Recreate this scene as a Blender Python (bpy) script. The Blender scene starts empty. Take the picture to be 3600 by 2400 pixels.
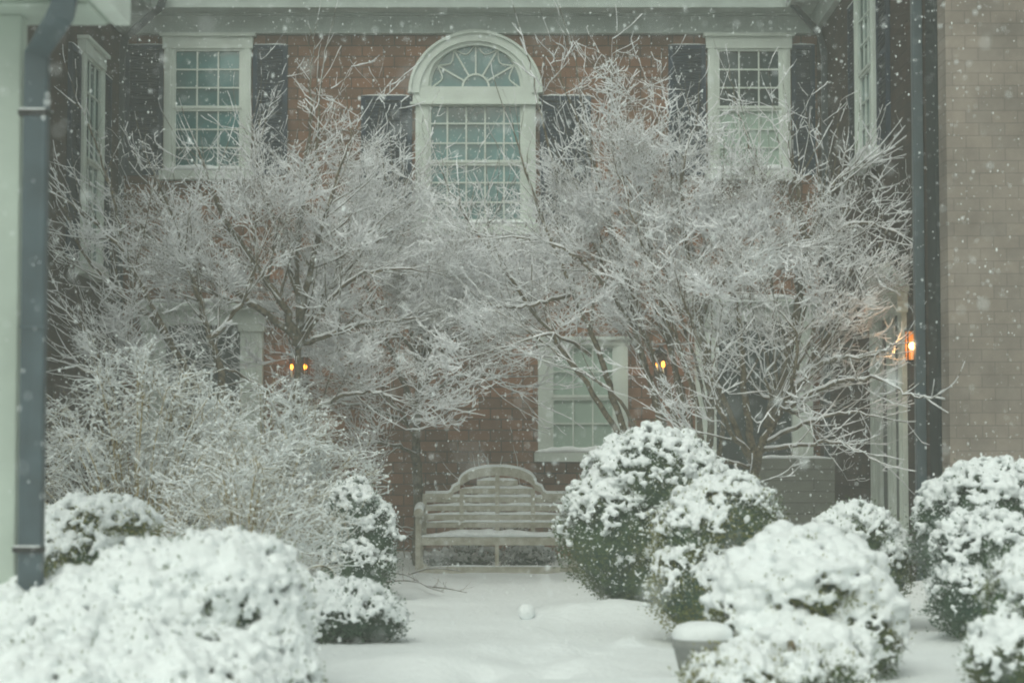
import bpy, math, random
import numpy as np
from mathutils import Vector, noise as mnoise
R = math.radians
random.seed(7); rng = np.random.default_rng(7)
scene = bpy.context.scene
COL = scene.collection

# ------------------------------------------------------------------ camera
FPX, CAMH = 7270.0, 1.13
PITCH = math.atan(400/FPX)
cam = bpy.data.cameras.new('camera'); camo = bpy.data.objects.new('camera', cam); COL.objects.link(camo)
camo.location = (0, 0, CAMH); camo.rotation_euler = (R(90)+PITCH, 0, 0)
cam.sensor_width = 36; cam.lens = FPX/3600*36; cam.clip_start = .1; cam.clip_end = 400
cam.dof.use_dof = True; cam.dof.focus_distance = 19.0; cam.dof.aperture_fstop = 2.0; cam.dof.aperture_blades = 0
scene.camera = camo

# ------------------------------------------------------------------ world, sun, exposure
w = bpy.data.worlds.new('World'); scene.world = w; w.use_nodes = True
nt = w.node_tree; nt.nodes.clear()
sky = nt.nodes.new('ShaderNodeTexSky'); sky.sky_type = 'NISHITA'; sky.sun_disc = False
SUN_EL, SUN_AZ = 52, 200          # azimuth measured so the light comes from behind and left of the camera
sky.sun_elevation = R(SUN_EL); sky.sun_rotation = R(SUN_AZ); sky.dust_density = 6; sky.air_density = 1.5
hs = nt.nodes.new('ShaderNodeHueSaturation'); hs.inputs['Saturation'].default_value = .22
tm = nt.nodes.new('ShaderNodeMix'); tm.data_type = 'RGBA'; tm.blend_type = 'MULTIPLY'; tm.inputs[0].default_value = 1
tm.inputs[7].default_value = (.90, 1.0, .925, 1)
bg = nt.nodes.new('ShaderNodeBackground'); bg.inputs['Strength'].default_value = .12
wo = nt.nodes.new('ShaderNodeOutputWorld')
nt.links.new(sky.outputs[0], hs.inputs['Color']); nt.links.new(hs.outputs[0], tm.inputs[6])
nt.links.new(tm.outputs[2], bg.inputs[0]); nt.links.new(bg.outputs[0], wo.inputs[0])
sd = bpy.data.lights.new('sun', 'SUN'); sd.energy = .6; sd.angle = R(35); sd.color = (1, .97, .9)
so = bpy.data.objects.new('sun', sd); COL.objects.link(so)
so.rotation_euler = (R(90-SUN_EL), 0, R(180-SUN_AZ))
scene.view_settings.view_transform = 'Standard'; scene.view_settings.look = 'None'
scene.view_settings.exposure = -0.2; scene.view_settings.gamma = 1
scene.render.engine = 'CYCLES'
cy = scene.cycles
cy.filter_width = 1.9; cy.max_bounces = 8; cy.diffuse_bounces = 6; cy.glossy_bounces = 2; cy.transmission_bounces = 3
cy.volume_bounces = 1; cy.transparent_max_bounces = 8; cy.use_denoising = True
cy.caustics_reflective = False; cy.caustics_refractive = False; cy.sample_clamp_indirect = 4

# ------------------------------------------------------------------ pixel (3600x2400) -> point at depth Y
cP, sP = math.cos(PITCH), math.sin(PITCH)
def P(x, y, Y):
    a = (x-1800)/FPX; b = (1200-y)/FPX
    dy = cP-b*sP; dz = sP+b*cP
    t = Y/dy
    return Vector((a*t, Y, CAMH+dz*t))
def toX(p):                                   # world -> photograph pixel
    v = Vector(p)-Vector((0, 0, CAMH)); d = v.y*cP+v.z*sP; u = -v.y*sP+v.z*cP
    return (1800+FPX*v.x/d, 1200-FPX*u/d)

# ------------------------------------------------------------------ materials
def mat(name, rgb, rough=.8, var=.12, scale=8., bump=.0, bscale=60., rgb2=None, spec=.3):
    m = bpy.data.materials.new(name); m.use_nodes = True; n = m.node_tree; L = n.links
    b = n.nodes['Principled BSDF']; b.inputs['Roughness'].default_value = rough
    b.inputs['Specular IOR Level'].default_value = spec
    tc = n.nodes.new('ShaderNodeTexCoord'); nz = n.nodes.new('ShaderNodeTexNoise')
    nz.inputs['Scale'].default_value = scale; nz.inputs['Detail'].default_value = 5
    L.new(tc.outputs['Object'], nz.inputs['Vector'])
    mx = n.nodes.new('ShaderNodeMix'); mx.data_type = 'RGBA'
    c2 = rgb2 if rgb2 else tuple(c*(1-var*2) for c in rgb)
    c1 = rgb if rgb2 else tuple(min(1, c*(1+var)) for c in rgb)
    mx.inputs[6].default_value = (*c2, 1); mx.inputs[7].default_value = (*c1, 1)
    mr = n.nodes.new('ShaderNodeMapRange'); mr.inputs[1].default_value = .35; mr.inputs[2].default_value = .65
    L.new(nz.outputs[0], mr.inputs[0]); L.new(mr.outputs[0], mx.inputs[0]); L.new(mx.outputs[2], b.inputs['Base Color'])
    if bump:
        n2 = n.nodes.new('ShaderNodeTexNoise'); n2.inputs['Scale'].default_value = bscale; n2.inputs['Detail'].default_value = 4
        L.new(tc.outputs['Object'], n2.inputs['Vector'])
        bp = n.nodes.new('ShaderNodeBump'); bp.inputs['Strength'].default_value = bump; bp.inputs['Distance'].default_value = .02
        L.new(n2.outputs[0], bp.inputs['Height']); L.new(bp.outputs[0], b.inputs['Normal'])
    return m
def brickmat(name, axis, c1, c2, cm, bw, rh, mort=.008, bumps=.3):
    m = bpy.data.materials.new(name); m.use_nodes = True; n = m.node_tree; L = n.links
    b = n.nodes['Principled BSDF']; b.inputs['Roughness'].default_value = .9; b.inputs['Specular IOR Level'].default_value = .15
    tc = n.nodes.new('ShaderNodeNewGeometry'); sp = n.nodes.new('ShaderNodeSeparateXYZ'); cb = n.nodes.new('ShaderNodeCombineXYZ')
    L.new(tc.outputs['Position'], sp.inputs[0]); L.new(sp.outputs[axis], cb.inputs[0]); L.new(sp.outputs[2], cb.inputs[1])
    br = n.nodes.new('ShaderNodeTexBrick'); br.inputs['Scale'].default_value = 1
    br.inputs['Color1'].default_value = (*c1, 1); br.inputs['Color2'].default_value = (*c2, 1); br.inputs['Mortar'].default_value = (*cm, 1)
    br.inputs['Brick Width'].default_value = bw; br.inputs['Row Height'].default_value = rh; br.inputs['Mortar Size'].default_value = mort
    br.inputs['Mortar Smooth'].default_value = .3
    L.new(cb.outputs[0], br.inputs['Vector'])
    nz = n.nodes.new('ShaderNodeTexNoise'); nz.inputs['Scale'].default_value = 1.3; nz.inputs['Detail'].default_value = 8; nz.inputs['Roughness'].default_value = .7
    L.new(tc.outputs['Position'], nz.inputs['Vector'])
    mr = n.nodes.new('ShaderNodeMapRange'); mr.inputs[1].default_value = .3; mr.inputs[2].default_value = .7; mr.inputs[3].default_value = .55; mr.inputs[4].default_value = 1.25
    L.new(nz.outputs[0], mr.inputs[0])
    vm = n.nodes.new('ShaderNodeVectorMath'); vm.operation = 'SCALE'; L.new(br.outputs[0], vm.inputs[0]); L.new(mr.outputs[0], vm.inputs['Scale'])
    L.new(vm.outputs[0], b.inputs['Base Color'])
    bp = n.nodes.new('ShaderNodeBump'); bp.inputs['Strength'].default_value = bumps; bp.inputs['Distance'].default_value = .004; bp.invert = True
    L.new(br.outputs['Fac'], bp.inputs['Height']); L.new(bp.outputs[0], b.inputs['Normal'])
    return m
SNOW = mat('snow', (.86, .89, .90), .75, var=.03, scale=6, bump=.35, bscale=45, spec=.2)
SNOWG = mat('snow_ground', (.86, .89, .90), .8, var=.02, scale=1.5, bump=.8, bscale=20, spec=.2)
TWSNOW = mat('snow_on_twigs', (.88, .88, .90), .8, var=.06, scale=5, spec=.1)
BARK = mat('bark', (.15, .12, .075), .9, var=.3, scale=30, bump=.5)
BARKR = mat('red_brown_stem', (.36, .28, .13), .9, var=.3, scale=30)
WHITE = mat('white_paint', (.66, .72, .66), .5, var=.05, scale=3, bump=.05)
GREYP = mat('grey_paint', (.47, .53, .50), .6, var=.08, scale=2.5, bump=.08)
SHUT = mat('dark_shutter_paint', (.007, .024, .052), .75, var=.15, scale=6)
PIPE = mat('grey_downspout_metal', (.062, .092, .108), .45, var=.12, scale=5, bump=.05, spec=.5)
PIPED = mat('dark_downspout_metal', (.03, .045, .055), .45, var=.12, scale=5, bump=.05, spec=.5)
TEAK = mat('weathered_teak', (.54, .52, .45), .9, rgb2=(.36, .33, .25), scale=14, bump=.3, bscale=80)
IRON = mat('black_iron', (.02, .02, .02), .5)
STONE = mat('planter_stone', (.24, .25, .24), .85, var=.12, scale=10, bump=.3)
DOORM = mat('dark_door_paint', (.025, .04, .042), .35, var=.1, scale=4, spec=.5)
LEAF = mat('evergreen_leaf', (.045, .105, .04), .55, rgb2=(.13, .15, .04), scale=5)
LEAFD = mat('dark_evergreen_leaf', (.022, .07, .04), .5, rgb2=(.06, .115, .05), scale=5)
LEAFY = mat('yellow_green_leaf', (.08, .13, .04), .55, rgb2=(.24, .22, .03), scale=3)
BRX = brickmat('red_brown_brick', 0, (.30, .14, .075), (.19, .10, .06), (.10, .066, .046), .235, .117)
BRY = brickmat('red_brown_brick_shaded', 1, (.065, .036, .025), (.04, .025, .018), (.03, .02, .016), .235, .117)  # same brick, with the shade of the wing walls darkened into its colours
SHG = brickmat('tan_shingle', 0, (.28, .235, .20), (.25, .215, .187), (.18, .155, .135), .2, .097, .004, 0.05)
LOWW = brickmat('grey_board', 0, (.24, .245, .21), (.22, .23, .20), (.15, .15, .13), 3., .11, .006)
def glassmat():
    m = mat('window_glass', (.05, .21, .215), .08, var=.35, scale=1.2, spec=1.0, bump=.12, bscale=3)
    m.node_tree.nodes['Principled BSDF'].inputs['IOR'].default_value = 1.75
    return m
GLASS = glassmat()
DARKM = mat('corner_shadow_dark', (.02, .028, .03), .95, spec=.05)  # near-black that paints the shadow at the right wing corner
GLASSD = mat('brick_reflection_glass', (.03, .055, .06), .08, var=.3, scale=2, spec=.8, bump=.12, bscale=3)  # reflected brick put into the pane as a darker colour
POST = mat('near_white_paint', (.45, .52, .46), .55, var=.07, scale=2.5, bump=.1, bscale=12)
BLIND = mat('pale_blind', (.36, .47, .40), .5, var=.04, scale=2)
def emis(name, c, s):
    m = bpy.data.materials.new(name); m.use_nodes = True; b = m.node_tree.nodes['Principled BSDF']
    b.inputs['Base Color'].default_value = (*c, 1); b.inputs['Emission Color'].default_value = (*c, 1); b.inputs['Emission Strength'].default_value = s
    return m
BULB = emis('lit_bulb', (1, .33, .03), 9); BULB2 = emis('lit_bright_bulb', (1, .5, .12), 40)
AMBER = emis('amber_halo_glass', (1, .36, .04), 1.1)  # weak emission in the panes stands in for the bulb's halo
_n = AMBER.node_tree; _t = _n.nodes.new('ShaderNodeBsdfTransparent'); _m = _n.nodes.new('ShaderNodeMixShader'); _m.inputs[0].default_value = .14
_n.links.new(_t.outputs[0], _m.inputs[1]); _n.links.new(_n.nodes['Principled BSDF'].outputs[0], _m.inputs[2]); _n.links.new(_m.outputs[0], _n.nodes['Material Output'].inputs[0])

# ------------------------------------------------------------------ object helpers
def link(o, parent=None):
    COL.objects.link(o)
    if parent: o.parent = parent
    return o
def wloc(o):
    v = Vector((0, 0, 0))
    while o: v += Vector(o.location); o = o.parent
    return v
def tag(o, label=None, cat=None, group=None, kind=None):
    for k, v in (('label', label), ('category', cat), ('group', group), ('kind', kind)):
        if v: o[k] = v
    return o
def thing(name, loc, label, cat, group=None):
    o = bpy.data.objects.new(name, None); o.location = loc; o.empty_display_size = .2; COL.objects.link(o)
    return tag(o, label, cat, group)
class MB:
    def __init__(s): s.v = []; s.f = []
    def add(s, vs, fs):
        k = len(s.v); s.v += [tuple(v) for v in vs]; s.f += [tuple(i+k for i in f) for f in fs]; return s
    def box(s, a, b, tf=None):
        x0, y0, z0 = a; x1, y1, z1 = b
        vs = [(x0, y0, z0), (x1, y0, z0), (x1, y1, z0), (x0, y1, z0), (x0, y0, z1), (x1, y0, z1), (x1, y1, z1), (x0, y1, z1)]
        if tf: vs = [tf(*v) for v in vs]
        return s.add(vs, [(0, 3, 2, 1), (4, 5, 6, 7), (0, 1, 5, 4), (1, 2, 6, 5), (2, 3, 7, 6), (3, 0, 4, 7)])
    def tube(s, pts, r, n=8, cap=True):
        pts = [Vector(p) for p in pts]; rs = r if isinstance(r, (list, tuple)) else [r]*len(pts)
        rings = []; up = None
        for i, p in enumerate(pts):
            d = (pts[min(i+1, len(pts)-1)]-pts[max(i-1, 0)]).normalized()
            if up is None: up = Vector((0, 0, 1)) if abs(d.z) < .9 else Vector((1, 0, 0))
            a = d.cross(up).normalized(); b = d.cross(a).normalized(); up = b if abs(d.dot(b)) < .9 else up; up = -b
            rings.append([p+rs[i]*(math.cos(2*math.pi*k/n)*a+math.sin(2*math.pi*k/n)*b) for k in range(n)])
        vs = [v for q in rings for v in q]; fs = []
        for i in range(len(pts)-1):
            for k in range(n):
                k2 = (k+1) % n; fs.append((i*n+k, i*n+k2, (i+1)*n+k2, (i+1)*n+k))
        if cap: fs += [tuple(range(n))[::-1], tuple(range((len(pts)-1)*n, len(pts)*n))]
        return s.add(vs, fs)
    def rtube(s, pts, w, d, side=(1, 0, 0)):              # rectangular pipe along pts, w along side
        S = Vector(side); pts = [Vector(p) for p in pts]; vs = []; fs = []
        for i, p in enumerate(pts):
            t = Vector((0, 0, 0))
            if i > 0: t += (p-pts[i-1]).normalized()
            if i < len(pts)-1: t += (pts[i+1]-p).normalized()
            t.normalize(); a = (S-t*S.dot(t)).normalized(); b = t.cross(a)
            c = 1/max(.7, abs(a.dot(S)))
            vs += [p+a*w/2*c+b*d/2, p-a*w/2*c+b*d/2, p-a*w/2*c-b*d/2, p+a*w/2*c-b*d/2]
        for i in range(len(pts)-1):
            for k in range(4):
                fs.append((i*4+k, i*4+(k+1) % 4, (i+1)*4+(k+1) % 4, (i+1)*4+k))
        m = (len(pts)-1)*4
        fs += [(3, 2, 1, 0), (m, m+1, m+2, m+3)]
        return s.add(vs, fs)
    def prism(s, poly, d0, d1, tf):                        # poly in (u,z), thickness between d0 and d1
        n = len(poly)
        vs = [tf(u, d0, z) for u, z in poly]+[tf(u, d1, z) for u, z in poly]
        fs = [tuple(range(n)), tuple(range(n, 2*n))[::-1]]+[(i, (i+1) % n, n+(i+1) % n, n+i) for i in range(n)]
        return s.add(vs, fs)
    def lathe(s, prof, c, n=32):
        vs = []; fs = []
        for r, z in prof:
            for k in range(n): vs.append((c[0]+r*math.cos(2*math.pi*k/n), c[1]+r*math.sin(2*math.pi*k/n), c[2]+z))
        for i in range(len(prof)-1):
            for k in range(n): fs.append((i*n+k, i*n+(k+1) % n, (i+1)*n+(k+1) % n, (i+1)*n+k))
        return s.add(vs, fs)
    def build(s, name, m, parent=None, smooth=False, bevel=0):
        return mesh_obj(name, np.array(s.v, float), s.f, m, parent, smooth, bevel)
def mesh_obj(name, V, F, m, parent=None, smooth=False, bevel=0):
    V = np.asarray(V, float).reshape(-1, 3)
    lo, hi = V.min(0), V.max(0); c = np.array([(lo[0]+hi[0])/2, (lo[1]+hi[1])/2, lo[2]])
    me = bpy.data.meshes.new(name)
    if isinstance(F, np.ndarray):
        k = F.shape[1]; me.vertices.add(len(V)); me.vertices.foreach_set('co', (V-c).ravel())
        me.loops.add(F.size); me.loops.foreach_set('vertex_index', F.ravel().astype(np.int32))
        me.polygons.add(len(F)); me.polygons.foreach_set('loop_start', np.arange(0, F.size, k, dtype=np.int32))
        me.polygons.foreach_set('loop_total', np.full(len(F), k, dtype=np.int32)); me.update(calc_edges=True)
    else:
        me.from_pydata([tuple(v) for v in (V-c)], [], F); me.update()
        import bmesh
        bm = bmesh.new(); bm.from_mesh(me); bmesh.ops.recalc_face_normals(bm, faces=bm.faces); bm.to_mesh(me); bm.free()
    if smooth: me.polygons.foreach_set('use_smooth', np.ones(len(me.polygons), bool))
    me.materials.append(m); o = bpy.data.objects.new(name, me); link(o, parent)
    o.location = Vector(c)-(wloc(parent) if parent else Vector((0, 0, 0)))
    if bevel:
        b = o.modifiers.new('bevel', 'BEVEL'); b.width = bevel; b.segments = 2; b.limit_method = 'ANGLE'
    return o
def fbm(p, s, o=3): return mnoise.fractal(Vector(p)*s, 1., 2., o)

# ------------------------------------------------------------------ ground
MOUNDS = []
def mound(px, py, r, h):
    # ground point seen at this pixel of the photograph
    b = (1200-py)/FPX; k = (sP+b*cP)/(cP-b*sP); Y = -CAMH/k
    MOUNDS.append((P(px, py, Y).x, Y, r, h))
for a in ((1720, 2300, .16, .03), (1850, 2215, .10, .018), (1905, 2232, .07, .015), (1960, 2290, .14, .03), (1560, 2310, .18, .025), (1830, 2290, .12, .02),
          (2010, 2275, .1, .02), (1500, 2370, .2, .03), (1650, 2350, .2, .025), (2000, 2180, .12, .03), (2210, 2265, .1, .03), (1400, 1985, .35, .07), (2060, 2350, .22, .02),
          (1880, 2330, .09, -.025), (1760, 2260, .08, -.015), (2080, 2300, .07, -.02), (1950, 2375, .1, -.03), (1700, 2385, .1, -.03), (1300, 2360, .3, .03),
          (1960, 2165, .2, .04), (2120, 2175, .25, .04), (2250, 2180, .3, .05), (3250, 2100, .3, .07), (3450, 2260, .35, .06)): mound(*a)
def gz(x, y):
    z = .03*fbm((x, y, 0), .5)+.014*fbm((x, y, 3), 2.5)+.006*fbm((x, y*.6, 5), 9.)
    for mx, my, r, h in MOUNDS:
        d = ((x-mx)**2+(y-my)**2*.5)/(r*r)
        if d < 6: z += 1.9*h*math.exp(-d)
    return z
xs = np.concatenate([np.linspace(-30, -6, 13)[:-1], np.linspace(-6, 6, 221), np.linspace(6, 30, 13)[1:]])
ys = np.concatenate([np.linspace(-30, 8, 16)[:-1], np.linspace(8, 23, 261), np.linspace(23, 45, 10)[1:]])
V = [(x, y, gz(x, y) if abs(x) < 6.5 and 7 < y < 24 else .03*fbm((x, y, 0), .5)) for y in ys for x in xs]
nx = len(xs); ii = np.arange((len(ys)-1)*nx).reshape(-1, nx)[:, :-1].ravel()
tag(mesh_obj('snowy_ground', V, np.stack([ii, ii+1, ii+nx+1, ii+nx], 1), SNOWG, smooth=True), kind='structure')

# ------------------------------------------------------------------ house
YB = 22.5; XL = -4.29; XR = 3.35; YE = 16.1
house = thing('brick_house', (0, YB, 0), 'two-storey red-brown brick house with white trim around the snowy courtyard', 'house')
MB().box((XL, YB, -.2), (XR, YB+.3, 6.0)).build('wall', BRX, house)
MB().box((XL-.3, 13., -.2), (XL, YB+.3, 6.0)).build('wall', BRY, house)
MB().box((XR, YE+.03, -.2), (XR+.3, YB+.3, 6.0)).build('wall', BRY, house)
tag(MB().box((XR-.0, YE-.27, -.2), (XR+6, YE+.025, 6.4)).build('end_wall', SHG, house), 'tan shingled end wall')
zf = P(1800, 119, YB-.06).z; zc = P(1800, 30, YB-.35).z
fr = MB().box((XL+.075, YB-.06, zf), (XR-.075, YB-.001, zc+.1)).box((XL+.075, YB-.085, zf), (XR-.075, YB-.061, zf+.05)).box((XL+.075, YB-.10, zc-.02), (XR-.075, YB-.062, zc+.1))
fr.box((XL+.001, 13, zf), (XL+.07, YB-.001, zc+.1)); fr.box((XR-.07, YE, zf), (XR-.001, YB-.001, zc+.1))
fr.build('frieze', GREYP, house)
MB().box((XL+.38, YB-.38, zc), (XR-.38, YB-.05, zc+.28)).box((XL, 13, zc+.004), (XL+.376, YB-.05, zc+.28)).box((XR-.376, YE-.4, zc+.004), (XR, YB-.05, zc+.28)).build('cornice', GREYP, house, bevel=.01)
MB().tube([(XL+.4, YB-.43, zc+.25), (XR-.4, YB-.43, zc+.25)], .06, 10).build('gutter', WHITE, house)
def slab(pts, t):
    return MB().add([tuple(p) for p in pts]+[(p[0], p[1], p[2]+t) for p in pts], [(3, 2, 1, 0), (4, 5, 6, 7), (0, 1, 5, 4), (1, 2, 6, 5), (2, 3, 7, 6), (3, 0, 4, 7)])
zr = zc+.29
slab([(-9, YB-.42, zr), (9, YB-.42, zr), (9, YB+3, zr+1.7), (-9, YB+3, zr+1.7)], .12).build('roof', SNOW, house, bevel=.03)
slab([(XL+.4, 12.8, zr-.005), (XL+.4, YB-.4, zr-.005), (-8, YB-.4, zr+1.8), (-8, 12.8, zr+1.8)], .12).build('roof', SNOW, house, bevel=.03)
slab([(XR-.4, YE-.5, zr-.005), (8, YE-.5, zr+2.), (8, YB-.4, zr+2.), (XR-.4, YB-.4, zr-.005)], .12).build('roof', SNOW, house, bevel=.03)
# frames of reference: u along the wall, d out of the wall, z up
fB = lambda u, d, z: (u, YB-d, z)
fL = lambda u, d, z: (XL+d, u, z)
fR = lambda u, d, z: (XR-d, u, z)
def snowstrip(u0, u1, d0, d1, z, h, tf, parent, name='snow'):
    m = MB(); n = max(4, int(abs(u1-u0)/.03)); vs = []; fs = []
    for i in range(n+1):
        u = u0+(u1-u0)*i/n; e = min(1, 4*min(i, n-i)/n+.25); k = h*e*(.75+.35*fbm((u*6, z*7, 1), 1)+.2)
        dd = d0+.2*(d1-d0)
        vs += [tf(u, d0, z), tf(u, d0+.01, z+k*.8), tf(u, (d0+d1)/2, z+k), tf(u, d1-.006, z+k*.8), tf(u, d1+.006, z+k*.35), tf(u, d1, z)]
    for i in range(n):
        for k in range(6): fs.append((i*6+k, i*6+(k+1) % 6, (i+1)*6+(k+1) % 6, (i+1)*6+k))
    fs += [tuple(range(6)), tuple(range(n*6, n*6+6))]
    return m.add(vs, fs).build(name, SNOW, parent, smooth=True)
def window(tf, u0, u1, z0, z1, cols, rows, cas=.10, head=.13, sill=.1, low=None, pane=None, muntin=.016):
    """casing outside glass u0..u1, z0..z1; sill below"""
    f = MB().box((u0-cas, 0, z0-.03), (u0, .07, z1), tf).box((u1, 0, z0-.03), (u1+cas, .07, z1), tf)
    f.box((u0-cas-.02, 0, z1), (u1+cas+.02, .085, z1+head), tf).box((u0-cas-.05, 0, z1+head), (u1+cas+.05, .12, z1+head+.035), tf)
    f.box((u0-cas*.75, .07, z0), (u0-cas*.3, .082, z1), tf).box((u1+cas*.3, .07, z0), (u1+cas*.75, .082, z1), tf)
    f = f.build('window', WHITE, house)
    s = MB(); zm = (z0+z1)/2
    for a, b, dd in ((z0, zm, 0), (zm, z1, .012)):
        e = .028
        s.box((u0, .022+dd, a), (u0+e, .05+dd, b-.001*0), tf).box((u1-e, .022+dd, a), (u1, .05+dd, b), tf)
        s.box((u0+e, .022+dd, a), (u1-e, .049+dd, a+e), tf).box((u0+e, .022+dd, b-e), (u1-e, .049+dd, b), tf)
        for i in range(1, cols):
            u = u0+e+(u1-u0-2*e)*i/cols; s.box((u-muntin/2, .024+dd, a+e), (u+muntin/2, .040+dd, b-e), tf)
        for j in range(1, rows):
            z = a+e+(b-a-2*e)*j/rows; s.box((u0+e, .0245+dd, z-muntin/2), (u1-e, .0395+dd, z+muntin/2), tf)
    s.build('sash', WHITE, f)
    MB().box((u0, .004, zm), (u1, .02, z1), tf).build('pane', pane or GLASS, f)
    MB().box((u0, .004, z0), (u1, .0195, zm-.001), tf).build('pane', low or pane or GLASS, f)
    MB().box((u0-cas-.04, 0, z0-.03-sill), (u1+cas+.04, .13, z0-.031), tf).build('sill', WHITE, f)
    snowstrip(u0-cas-.03, u1+cas+.03, .01, .13, z0-.03, .065, tf, f)
    return f
def shutter(tf, u0, u1, z0, z1):
    m = MB(); e = .05; zm = (z0+z1)/2
    for a, b in ((u0, u0+e), (u1-e, u1)): m.box((a, .01, z0), (b, .05, z1), tf)
    for a, b in ((z0, z0+e), (zm-e/2, zm+e/2), (z1-e, z1)): m.box((u0+e, .011, a), (u1-e, .049, b), tf)
    z = z0+e+.01
    while z < z1-e-.03:
        if abs(z-zm) > e/2+.02:
            vs = [tf(u, d, zz) for u in (u0+e, u1-e) for d, zz in ((.016, z+.022), (.044, z), (.044, z+.007), (.016, z+.029))]
            m.add(vs, [(0, 1, 2, 3), (7, 6, 5, 4), (0, 4, 5, 1), (1, 5, 6, 2), (2, 6, 7, 3), (3, 7, 4, 0)])
        z += .034
    m.box((u0+e, .004, z0+e), (u1-e, .012, z1-e), tf)
    o = m.build('shutter', SHUT, house)
    snowstrip(u0, u1, .01, .05, z1, .018, tf, o)
X = lambda px: P(px, 600, YB-.05).x
Z = lambda py: P(1800, py, YB-.05).z
# upper left
window(fB, X(607), X(848), Z(592), Z(172), 3, 3)
shutter(fB, X(436), X(570), Z(615), Z(158)); shutter(fB, X(886), X(1008), Z(615), Z(158))
# upper right
window(fB, X(2522), X(2748), Z(592), Z(172), 3, 3, low=BLIND, pane=GLASSD)
shutter(fB, X(2352), X(2484), Z(615), Z(158)); shutter(fB, X(2786), X(2868), Z(615), Z(158))
# lower middle
window(fB, X(1936), X(2160), Z(1580), Z(1214), 3, 2, cas=.14, head=.06, low=BLIND, pane=BLIND)
# side windows
def Yside(px, XX): return XX*FPX/(px-1800)
def Zs(py, Yd): return P(1800, py, Yd).z
window(fL, 20.35, 21.15, Zs(930, 20.7), Zs(215, 20.7), 3, 3)
shutter(fL, 19.75, 20.2, Zs(930, 20.7), Zs(215, 20.7)); shutter(fL, 21.3, 21.75, Zs(930, 20.7), Zs(215, 20.7))
window(fL, 16.8, 17.6, Zs(930, 20.7), Zs(215, 20.7), 3, 3)
window(fR, 18.75, 19.5, Zs(535, 19), Zs(-60, 19), 3, 3, cas=.12)
shutter(fR, 18.1, 18.58, Zs(535, 19), Zs(-60, 19)); shutter(fR, 19.7, 20.15, Zs(535, 19), Zs(-60, 19))
# arched window
cx = X(1672); zsp = Z(307); ri = (X(1838)-X(1506))/2; ro = ri+.085; RO = (X(1908)-X(1436))/2
f = MB()
def arc(m, r0, r1, d0, d1, z, a0=0, a1=180, n=36, tf=fB, c=None):
    c = cx if c is None else c
    for i in range(n):
        p, q = R(a0+(a1-a0)*i/n), R(a0+(a1-a0)*(i+1)/n)
        m.prism([(c+r0*math.cos(p), z+r0*math.sin(p)), (c+r1*math.cos(p), z+r1*math.sin(p)), (c+r1*math.cos(q), z+r1*math.sin(q)), (c+r0*math.cos(q), z+r0*math.sin(q))], d0, d1, tf)
zo = Z(330)
arc(f, ri, RO-.1, 0, .10, zsp); 
def arcz(m, r0, r1, d0, d1, z):
    for i in range(36):
        p, q = math.pi*i/36, math.pi*(i+1)/36; k = (zf-.01-z)/(RO) if False else .93
        m.prism([(cx+r*math.cos(t), z+r*math.sin(t)*k) for r, t in ((r0, p), (r1, p), (r1, q), (r0, q))], d0, d1, fB)
arcz(f, RO-.12, RO-.03, 0, .125, zo); arcz(f, RO-.03, RO, 0, .15, zo); arcz(f, ri+.05, RO-.12, 0, .095, zo+.004)
jw = .14
for a, b in ((cx-ri-jw, cx-ri), (cx+ri, cx+ri+jw)):
    f.box((a, 0, Z(790)), (b, .09, zsp), fB)
    for k in (.25, .5, .75): f.box((a+jw*k-.008, .09, Z(780)), (a+jw*k+.008, .1, zsp-.2), fB)
f.box((cx-ri-jw-.03, 0, zsp-.17), (cx+ri+jw+.03, .105, zsp-.002), fB)
f.box((cx-ri-jw-.06, 0, zsp-.20), (cx+ri+jw+.06, .13, zsp-.172), fB)
aw = f.build('window', WHITE, house); tag(aw, 'white arched window with fanlight')
s = MB(); mw = .018
arc(s, ri-.03, ri, .02, .05, zsp); arc(s, .135, .155, .024, .042, zsp, n=16)
for a in (30, 60, 90, 120, 150):
    c_, s_ = math.cos(R(a)), math.sin(R(a)); nx_, nz_ = -s_*mw/2, c_*mw/2
    s.prism([(cx+.15*c_+nx_, zsp+.15*s_+nz_), (cx+.15*c_-nx_, zsp+.15*s_-nz_), (cx+(ri-.03)*c_-nx_, zsp+(ri-.03)*s_-nz_), (cx+(ri-.03)*c_+nx_, zsp+(ri-.03)*s_+nz_)], .025, .041, fB)
for k in range(6):                                             # scallops
    a0, a1 = 30*k, 30*k+30; pts = []
    for i in range(9):
        t = i/8; a = R(a0+(a1-a0)*t); r = ri-.035-.10*math.sin(math.pi*t)
        pts.append((cx+r*math.cos(a), YB-.033, zsp+r*math.sin(a)))
    s.tube(pts, .009, 5)
zt, zb = Z(366), Z(780); zm = (zt+zb)/2; e = .03
for a, b, dd in ((zb, zm, 0), (zm, zt, .012)):
    s.box((cx-ri, .022+dd, a), (cx-ri+e, .05+dd, b), fB).box((cx+ri-e, .022+dd, a), (cx+ri, .05+dd, b), fB)
    s.box((cx-ri+e, .022+dd, a), (cx+ri-e, .049+dd, a+e), fB).box((cx-ri+e, .022+dd, b-e), (cx+ri-e, .049+dd, b), fB)
    for i in range(1, 5):
        u = cx-ri+2*ri*i/5; s.box((u-mw/2, .024+dd, a+e), (u+mw/2, .04+dd, b-e), fB)
    for j in (1, 2):
        z = a+(b-a)*j/3; s.box((cx-ri+e, .0245+dd, z-mw/2), (cx+ri-e, .0395+dd, z+mw/2), fB)
s.build('sash', WHITE, aw)
MB().prism([(cx+ri*math.cos(math.pi*i/24), zsp+ri*math.sin(math.pi*i/24)) for i in range(25)], .004, .018, fB).build('pane', GLASS, aw)
MB().box((cx-ri, .004, zb), (cx+ri, .018, zt), fB).build('pane', GLASS, aw)
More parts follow.
